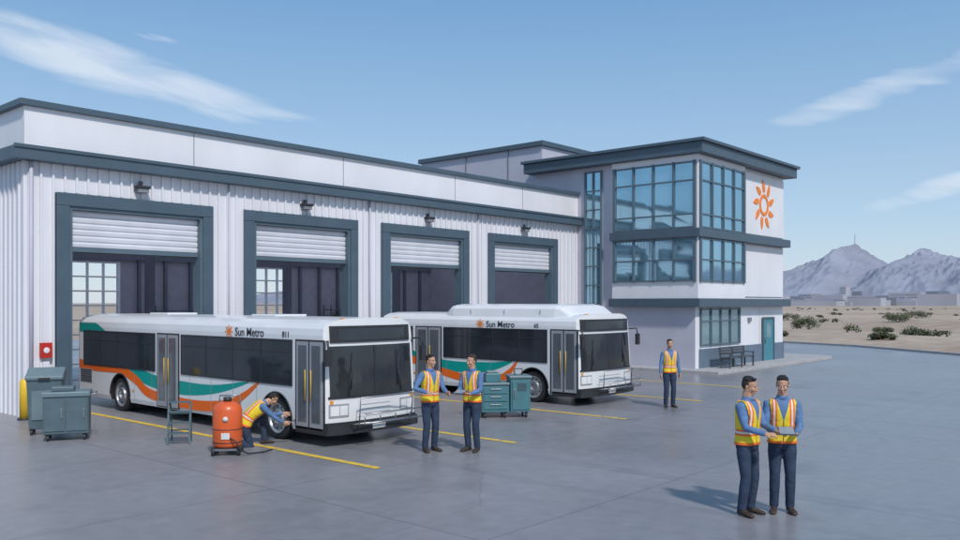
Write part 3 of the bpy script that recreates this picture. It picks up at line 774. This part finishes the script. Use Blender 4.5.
# ---------------------------------------------------------------- equipment
def caster(mb,x,y,m=2):
    mb.tube([(x-.02,y,.065),(x+.02,y,.065)],.065,m,12); mb.box(x-.035,y-.03,.08,x+.035,y+.03,.15,m)
C=empty('waste_bin',(8.02,20.3,.02),R(-28))
mb=MB(); mb.loft([[Vector((x*s,y*s,z)) for x,y in ((-.36,-.34),(.36,-.34),(.36,.34),(-.36,.34))] for z,s in ((.14,.86),(.3,.9),(1.2,1.0),(1.24,1.04))],sm=False); mb.obj('body',['cart'],C,.02)
mb=MB(); mb.loft([[Vector((x,y,z)) for y,z in ((-.38,1.241),(.38,1.241),(.38,1.44),(.18,1.50),(-.38,1.34))] for x in (-.39,.39)],sm=False); mb.obj('lid',['cart2'],C,.03)
mb=MB(); mb.box(-.26,-.335,.35,.26,-.318,1.0,0); mb.box(-.12,-.41,1.26,.12,-.381,1.30,2)
for x in (-.27,.27):
    for y in (-.22,.22): caster(mb,x,y)
mb.tube([(-.3,.40,1.3),(-.3,.46,1.34),(.3,.46,1.34),(.3,.40,1.3)],.015,1,8)
mb.obj('panel_and_wheels',['cart2','steel','black'],C,.004)
C=empty('rolling_tool_chest',(8.0,19.12,.02),R(-28))
mb=MB(); mb.box(-.45,-.32,.15,.45,.32,.95,0); mb.box(-.48,-.35,.951,.48,.35,1.06,1); mb.box(-.3,-.2,1.061,.15,.2,1.16,0); mb.obj('body',['cart','cart2'],C,.02)
mb=MB()
for x in (-.42,.02):
    mb.box(x,-.345,.22,x+.40,-.321,.88,0); mb.box(x+.32,-.37,.5,x+.35,-.346,.7,1)
for x in (-.36,.36):
    for y in (-.24,.24): caster(mb,x,y)
mb.tube([(.48,-.25,.98),(.58,-.25,1.0),(.58,.25,1.0),(.48,.25,.98)],.015,1,8)
mb.box(-.455,-.24,.25,-.4505,.24,.85,0)
mb.obj('doors',['cart','steel','black'],C,.004)
C=empty('service_cart',(17.15,14.3,.02),R(-40))
mb=MB(); mb.box(-.62,-.32,.15,.10,.32,.85,0); mb.box(.13,-.32,.15,.66,.32,1.02,0); mb.box(-.66,-.35,.851,.11,.35,.92,1); mb.box(.10,-.35,1.021,.70,.35,1.09,1)
mb.box(-.5,-.2,.921,-.1,.2,1.15,0); mb.box(-.46,-.14,1.151,-.2,.14,1.21,1); mb.obj('body',['tealcart','cart2'],C,.02)
mb=MB()
for z in (.24,.44,.64): mb.box(-.57,-.345,z,.05,-.321,z+.17,0); mb.box(-.40,-.37,z+.1,-.12,-.346,z+.125,1)
mb.box(.18,-.345,.22,.61,-.321,.96,0); mb.box(.22,-.37,.5,.25,-.346,.75,1)
for k in range(6): mb.box(.3,-.352,.7+k*.035,.55,-.3455,.715+k*.035,2)
for x in (-.52,0,.56):
    for y in (-.24,.24): caster(mb,x,y)
mb.tube([(-.66,-.28,.8),(-.78,-.28,.95),(-.78,.28,.95),(-.66,.28,.8)],.018,1,8)
mb.tube([(.3,0,1.09),(.3,0,1.25),(.5,0,1.25),(.5,0,1.09)],.015,2,8)
mb.obj('panels',['tealcart','steel','black'],C,.004)
C=empty('oil_drain_tank',(9.3,14.85,.02),R(-40))
mb=MB(); mb.tube([(0,0,z) for z in (.14,.17,.22,.86,.95,1.01,1.04)],[.2,.27,.285,.285,.26,.19,.10],0,28); mb.tube([(0,0,1.04),(0,0,1.12)],[.08,.08],1,16); mb.tube([(0,0,.50),(0,0,.515)],.289,1,28); mb.tube([(0,0,.24),(0,0,.26)],.29,1,28)
mb.obj('tank',['tank','black'],C)
mb=MB(); mb.tube([(-.2,.27,.3),(-.2,.33,1.0),(-.2,.33,1.12),(.2,.33,1.12),(.2,.33,1.0),(.2,.27,.3)],.016,1,8); mb.box(-.26,-.26,.10,.26,.3,.14,1)
for x in (-.24,.24):
    for y in (-.2,.24): mb.tube([(x-.03,y,.085),(x+.03,y,.085)],.085,0,14)
mb.tube([(.08,-.28,.35),(.2,-.36,.3),(.28,-.3,.12),(.42,-.2,.03),(.7,-.05,.03),(.85,.15,.04)],.016,0,8)
mb.tube([(0,-.28,.72),(0,-.31,.72)],.05,2,14); mb.box(-.08,-.30,.33,.08,-.284,.45,2)
mb.obj('frame_and_hose',['black','steel','paper'],C)
C=empty('step_ladder',(9.35,16.75,.02),R(-38))
mb=MB()
for s in (-1,1):
    mb.box(s*.22-.02,-.03,0,s*.22+.02,.03,.9,0,Matrix.Translation((0,-.22,0))@Matrix.Rotation(R(-13),4,'X'))
    mb.box(s*.20-.015,-.02,0,s*.20+.015,.02,.88,0,Matrix.Translation((0,.22,0))@Matrix.Rotation(R(13),4,'X'))
for k,z in enumerate((.22,.44,.66,.86)): mb.box(-.21,-.22+z*.23-.07,z,.21,-.22+z*.23+.07,z+.03,0)
for z in (.25,.6): mb.box(-.2,.22-z*.23-.015,z,.2,.22-z*.23+.015,z+.025,0)
mb.obj('frame',['cart'],C)

# ---------------------------------------------------------------- people
def ik(a,c,l1,l2,pole):
    d=c-a; Ld=min(d.length,(l1+l2)*.995); dn=d.normalized(); c=a+dn*Ld
    x=(l1*l1-l2*l2+Ld*Ld)/(2*Ld); h=math.sqrt(max(0,l1*l1-x*x)); p=Vector(pole); p=(p-dn*p.dot(dn)).normalized()
    return a+dn*x+p*h,c
def hand(P,nm,w,d,n,curl,left):
    d=d.normalized(); n=(n-d*n.dot(d)).normalized(); s=d.cross(n)*(1 if left else -1)
    def pt(a,b,c): return w+d*a+s*b+n*c
    mb=MB()
    rings=[]
    for a,hw,ht in ((-.02,.026,.020),(.01,.030,.019),(.045,.041,.017),(.08,.042,.014),(.092,.038,.011)):
        rings.append([pt(a,hw*math.cos(t),ht*math.sin(t)) for t in [2*math.pi*k/12 for k in range(12)]])
    mb.loft(rings)
    for off,ln in ((.031,.072),(.0105,.080),(-.0105,.074),(-.031,.058)):
        p=pt(.085,off,0); a=curl*.5; pts=[pt(.07,off,0),p]
        for seg,ck in ((.45,1),(.32,1.1),(.25,.8)):
            q=pts[-1]+(d*math.cos(a)+n*math.sin(a))*ln*seg; pts.append(q); a+=curl*ck
        mb.tube(pts,[.010,.0105,.0098,.009,.0065],0,8)
    mb.tube([pt(.012,.022,.004),pt(.038,.047,.012),pt(.066,.056,.020),pt(.088,.052,.026)],[.014,.0125,.011,.008],0,8)
    me=remesh(mb,nm,.0045,1); me.materials.append(M['skin']); mkobj(nm,me,P)
def head(P,mtx,hair,style=0):
    mb=MB()
    mb.ell((0,.012,.032),(.073,.092,.086)); mb.ell((0,-.022,-.035),(.058,.066,.078)); mb.ell((0,-.052,-.092),(.030,.032,.026))
    mb.ell((0,-.0,-.06),(.060,.055,.045)); mb.ell((0,-.073,.018),(.046,.012,.012)); mb.ell((0,-.078,-.066),(.026,.018,.014))
    mb.tube([(0,-.080,.012),(0,-.094,-.014),(0,-.104,-.034),(0,-.09,-.044)],[.009,.011,.014,.012],0,8)
    for s in (-1,1): mb.ell((s*.013,-.092,-.038),(.009,.010,.008)); mb.ell((s*.073,.012,-.015),(.011,.018,.030)); mb.ell((s*.034,-.064,-.028),(.025,.023,.026))
    mb.tube([(0,.01,-.16),(0,.015,-.05)],[.056,.056],0,14)
    me=remesh(mb,'head',.005,2); me.materials.append(M['skin']); o=mkobj('head',me,P); o.matrix_local=mtx
    mb=MB()
    mb.ell((0,.026,.066),(.0765,.090,.058)); mb.ell((0,.042,.012),(.077,.069,.082)); mb.ell((.015*(1 if style else -1),-.032,.100),(.048,.036,.017))
    for s in (-1,1): mb.ell((s*.068,.012,.022),(.010,.020,.030))
    me=remesh(mb,'hair',.005,1)
    for v in me.vertices:
        q=v.co; q+=q.normalized()*noise.noise(Vector((q.x*70,q.y*25,q.z*25)))*.005
    me.materials.append(M[hair]); o=mkobj('hair',me,P); o.matrix_local=mtx
    mb=MB()
    for s in (-1,1):
        mb.ell((s*.028,-.0815,-.001),(.0105,.006,.0055),0,12,8); mb.ell((s*.0275,-.0862,-.001),(.0044,.003,.0046),1,10,6)
        mb.tube([(s*.014,-.0870,.020),(s*.03,-.0868,.0245),(s*.044,-.077,.020)],[.0018,.0026,.0015],1,6)
    mb.tube([(-.020,-.090,-.068),(-.008,-.0965,-.066),(.008,-.0965,-.066),(.020,-.090,-.068)],[.002,.0034,.0034,.002],2,6)
    o=mb.obj('face_features',['eyew',hair,'lip'],P); o.matrix_local=mtx
def person(x,y,rho,S=1.08,lean=2,bendbase=0,pel=(0,0,.94),hyaw=0,hpitch=0,AL=None,AR=None,FL=None,FR=None,hair='hair1',name='worker',polL=(.3,.6,-.3),polR=(-.3,.6,-.3),kL=(0.05,-1,0),kR=(-.05,-1,0),style=0,fpL=0,fpR=0,bulk=1.0):
    P=empty(name,(x,y,.02),R(rho),S)
    pel=Vector(pel)
    N=50; zs=[.80+ (1.66-.80)*i/(N-1) for i in range(N)]; i0=min(range(N),key=lambda i:abs(zs[i]-.94))
    def ang(z): t=max(0,min(1,(z-.94)/.4)); return R(bendbase)+R(lean)*t*t*(3-2*t)
    pos=[None]*N; pos[i0]=pel.copy()
    dz=zs[1]-zs[0]
    for i in range(i0+1,N): a=ang((zs[i]+zs[i-1])/2); pos[i]=pos[i-1]+Vector((0,-math.sin(a),math.cos(a)))*dz
    for i in range(i0-1,-1,-1): a=R(bendbase); pos[i]=pos[i+1]-Vector((0,-math.sin(a),math.cos(a)))*dz
    rot=[Matrix.Rotation(ang(z),3,'X') for z in zs]
    def fr(z):
        k=max(0,min(N-1.001,(z-zs[0])/dz)); i=int(k); t=k-i
        return pos[i].lerp(pos[i+1],t),rot[i]
    def loc(z,x=0,y=0): p,r=fr(z); return p+r@Vector((x,y,0))
    mb=MB(); rings=[]
    T=[(.84,.13,.095,0),(.88,.165,.118,0),(.95,.168,.120,.0),(1.02,.158,.115,0),(1.10,.152,.112,-.004),(1.20,.160,.116,-.006),(1.30,.172,.122,-.006),(1.38,.178,.120,0),(1.435,.172,.105,.006),(1.475,.135,.085,.012),(1.505,.085,.07,.015),(1.53,.062,.062,.012),(1.60,.056,.058,.0),(1.64,.05,.05,0)]
    for z,a,b,oy in T:
        a*=bulk if z<1.47 else 1; b*=bulk if z<1.4 else 1
        p,r=fr(z); rings.append([p+r@Vector((a*math.copysign(abs(math.cos(t))**.85,math.cos(t)),oy+b*math.copysign(abs(math.sin(t))**.9,math.sin(t)),0)) for t in [2*math.pi*k/24 for k in range(24)]])
    mb.loft(rings)
    arms=[];legs=[]
    for s,A,pl,nm in ((1,AL,polL,'hand_left'),(-1,AR,polR,'hand_right')):
        sh=loc(1.425,s*.185); tgt=Vector(A[0]); el,wr=ik(sh,tgt,.285,.25,pl)
        mb.tube([loc(1.43,s*.11),sh,sh.lerp(el,.3),sh.lerp(el,.7),el,el.lerp(wr,.35),wr],[.060,.066,.060,.052,.047,.046,.036],0,14)
        arms.append((sh,el,wr)); hand(P,nm,wr,Vector(A[1]),Vector(A[2]),R(A[3]),s>0)
    for s,F,kp,fp in ((1,FL,kL,fpL),(-1,FR,kR,fpR)):
        hp=loc(.90,s*.088); an=Vector(F[0]) if F else Vector((s*.10,.015,.10))
        kn,an=ik(hp,an,.408,.398,kp)
        mb.tube([hp+Vector((0,0,.03)),hp.lerp(kn,.25),hp.lerp(kn,.6),kn,kn.lerp(an,.3),kn.lerp(an,.75),an+(an-kn).normalized()*.03],[.09,.094,.080,.068,.069,.061,.060],0,16)
        legs.append((hp,kn,an))
        fd=Vector((math.sin(R(F[1] if F else s*12)),-math.cos(R(F[1] if F else s*12)),0))
        b=MB(); up=Vector((0,0,1)); q=Matrix.Rotation(R(fp),3,fd.cross(up)) if fp else Matrix.Identity(3)
        sd=fd.cross(up)
        rg_=[]
        for a,hw,ht in ((-.07,.022,.05),(-.055,.038,.075),(0,.042,.095),(.05,.043,.085),(.10,.048,.062),(.15,.049,.050),(.185,.038,.040),(.20,.02,.025)):
            rg_.append([an+q@(fd*a+sd*(hw*math.cos(t))+up*(-.095+ht/2*1.0+ht/2*math.sin(t)*1.0)) for t in [2*math.pi*k/14 for k in range(14)]])
        b.loft(rg_); b.tube([an+q@(up*-.05),an+q@(up*.0),an+(kn-an).normalized()*.10],[.042,.043,.045],0,12)
        me=remesh(b,'boot',.008,1); me.materials.append(M['boot']); mkobj('boot',me,P)
    me=remesh(mb,'body',.0125,4)
    nv=len(me.vertices); co_=np.empty(nv*3); me.vertices.foreach_get('co',co_); co_=co_.reshape(-1,3)
    PP=np.array([tuple(p) for p in pos]); d2=((co_[:,None,:]-PP[None])**2).sum(2); ii=d2.argmin(1)
    RR=np.array([np.array(r) for r in rot]); lc=np.einsum('nij,ni->nj',RR[ii],co_-PP[ii]); rest=lc.copy(); rest[:,2]=lc[:,2]+np.array(zs)[ii]
    st=np.sqrt((rest[:,0]/.165)**2+(rest[:,1]/.115)**2); out=(rest[:,2]<.83); st=st+out*5
    def sd_(ch,rr):
        best=np.full(nv,9.)
        for k in range(2):
            a=np.array(ch[k]);b=np.array(ch[k+1]);ab=b-a;t=np.clip(((co_-a)@ab)/(ab@ab),0,1); dd=np.linalg.norm(co_-(a+t[:,None]*ab),axis=1)/rr[k]; best=np.minimum(best,dd)
        return best
    sa=np.minimum(sd_(arms[0],(.055,.043)),sd_(arms[1],(.055,.043))); sl_=np.minimum(sd_(legs[0],(.082,.062)),sd_(legs[1],(.082,.062)))
    cls=np.argmin(np.stack([st,sa,sl_]),0)
    for k in ('shirt','trou','skin','belt'): me.materials.append(M[k])
    mi=[]; vf=[]
    for p in me.polygons:
        vi=list(p.vertices); c=cls[vi]; z=rest[vi,2].mean()
        if (c==1).any() and not (c==2).any(): m=0
        elif (c==2).sum()>=2: m=1
        else: m=2 if z>1.515 else (0 if z>.985 else (3 if z>.95 else 1))
        mi.append(m)
        if (c==0).all() and .915<z<1.485 and sa[vi].min()>1.12: vf.append(vi)
    me.polygons.foreach_set('material_index',mi); mkobj('body',me,P)
    nr=np.empty(nv*3); me.vertices.foreach_get('normal',nr); nr=nr.reshape(-1,3)
    used=sorted({i for f in vf for i in f}); mp={i:k for k,i in enumerate(used)}
    vm=bpy.data.meshes.new('safety_vest'); vm.from_pydata([tuple(co_[i]+nr[i]*.014) for i in used],[],[[mp[i] for i in f] for f in vf])
    at=vm.attributes.new('rest','FLOAT_VECTOR','POINT'); at.data.foreach_set('vector',rest[used].ravel())
    vm.polygons.foreach_set('use_smooth',[True]*len(vm.polygons)); vm.materials.append(M['vest']); vo=mkobj('safety_vest',vm,P)
    sm_=vo.modifiers.new('s','SMOOTH'); sm_.iterations=4; sd2=vo.modifiers.new('t','SOLIDIFY'); sd2.thickness=.012; sd2.offset=-.5
    mb=MB(); rr=[]
    for z,a,b in ((1.485,.088,.078),(1.525,.072,.070),(1.545,.072,.069)):
        p,r=fr(z); rr.append([p+r@Vector((a*math.cos(t),.012+b*math.sin(t),0)) for t in [2*math.pi*k/20 for k in range(20)]])
    mb.loft(rr,cap=False); o=mb.obj('collar',['shirt'],P); q=o.modifiers.new('t','SOLIDIFY'); q.thickness=.008
    p,r=fr(1.655); hm=Matrix.Translation(p+r@Vector((0,-.012,.03)))@(r.to_4x4())@Matrix.Rotation(R(hyaw),4,'Z')@Matrix.Rotation(R(hpitch),4,'X')
    head(P,hm,hair,style)
    return P
def tablet(P,c,rx,rz,w=.20,h=.27):
    m=Matrix.Translation(c)@Matrix.Rotation(R(rz),4,'Z')@Matrix.Rotation(R(rx),4,'X')
    mb=MB(); mb.box(-w/2,-h/2,-.008,w/2,h/2,.008,0,m); mb.box(-w/2+.012,-h/2+.012,.0085,w/2-.012,h/2-.012,.010,1,m); mb.obj('clipboard',['tablet','screen'],P)
F=-48.6
A=person(11.48,5.10,F+40,AL=((.10,-.36,1.12),(-.2,-1,-.1),(-.2,.1,-1),25),AR=((-.12,-.34,1.10),(.5,-.9,.0),(.4,.1,-1),35),hyaw=12,hpitch=12,lean=3,hair='hair1',bulk=1.04)
Bp=person(11.93,4.78,F-12,AL=((.13,-.31,1.08),(-.5,-.6,.1),(-.3,.1,1),40),AR=((-.14,-.31,1.08),(.5,-.6,.1),(.3,.1,1),40),hyaw=-10,hpitch=12,lean=2,hair='hair1',style=1)
tablet(Bp,(0,-.40,1.13),18,0,h=.22)
A=person(12.15,12.05,F+36,AL=((.16,-.34,1.10),(-.1,-1,.1),(-.9,.1,-.2),30),AR=((-.20,-.22,1.12),(.5,-.9,.1),(.5,.3,-1),40),hyaw=14,hpitch=2,hair='hair1',polR=(-.8,.5,-.3))
Bp=person(12.72,11.42,F-32,AL=((.14,-.31,1.10),(-.5,-.6,.1),(-.3,.1,1),40),AR=((-.14,-.31,1.10),(.5,-.6,.1),(.3,.1,1),40),hyaw=-14,hpitch=4,hair='hair2',style=1)
tablet(Bp,(0,-.40,1.14),12,0,h=.22)
person(21.8,12.0,F+8,AL=((.27,-.04,.90),(-.05,-.15,-1),(-1,0,0),22),AR=((-.27,-.06,.90),(.05,-.15,-1),(1,0,0),22),hyaw=-6,hpitch=2,hair='hair1')
P=person(10.15,15.30,64,name='mechanic',lean=30,bendbase=26,pel=(0,.14,.42),AL=((.12,-.62,.58),(-.1,-1,-.1),(-1,0,0),30),AR=((-.10,-.60,.42),(.1,-1,-.1),(1,0,0),30),
  FL=((.15,-.26,.10),8),FR=((-.11,.40,.13),-5),kL=(.2,-1,.8),kR=(-.1,-1,-.7),fpR=-50,hyaw=0,hpitch=-8,hair='hair1')
mb=MB(); mb.tube([(-.10,-.66,.40),(.0,-.80,.44),(.05,-.86,.46)],[.012,.012,.02],0,8); mb.obj('wrench',['steel'],P)
print('done',len(bpy.data.objects))
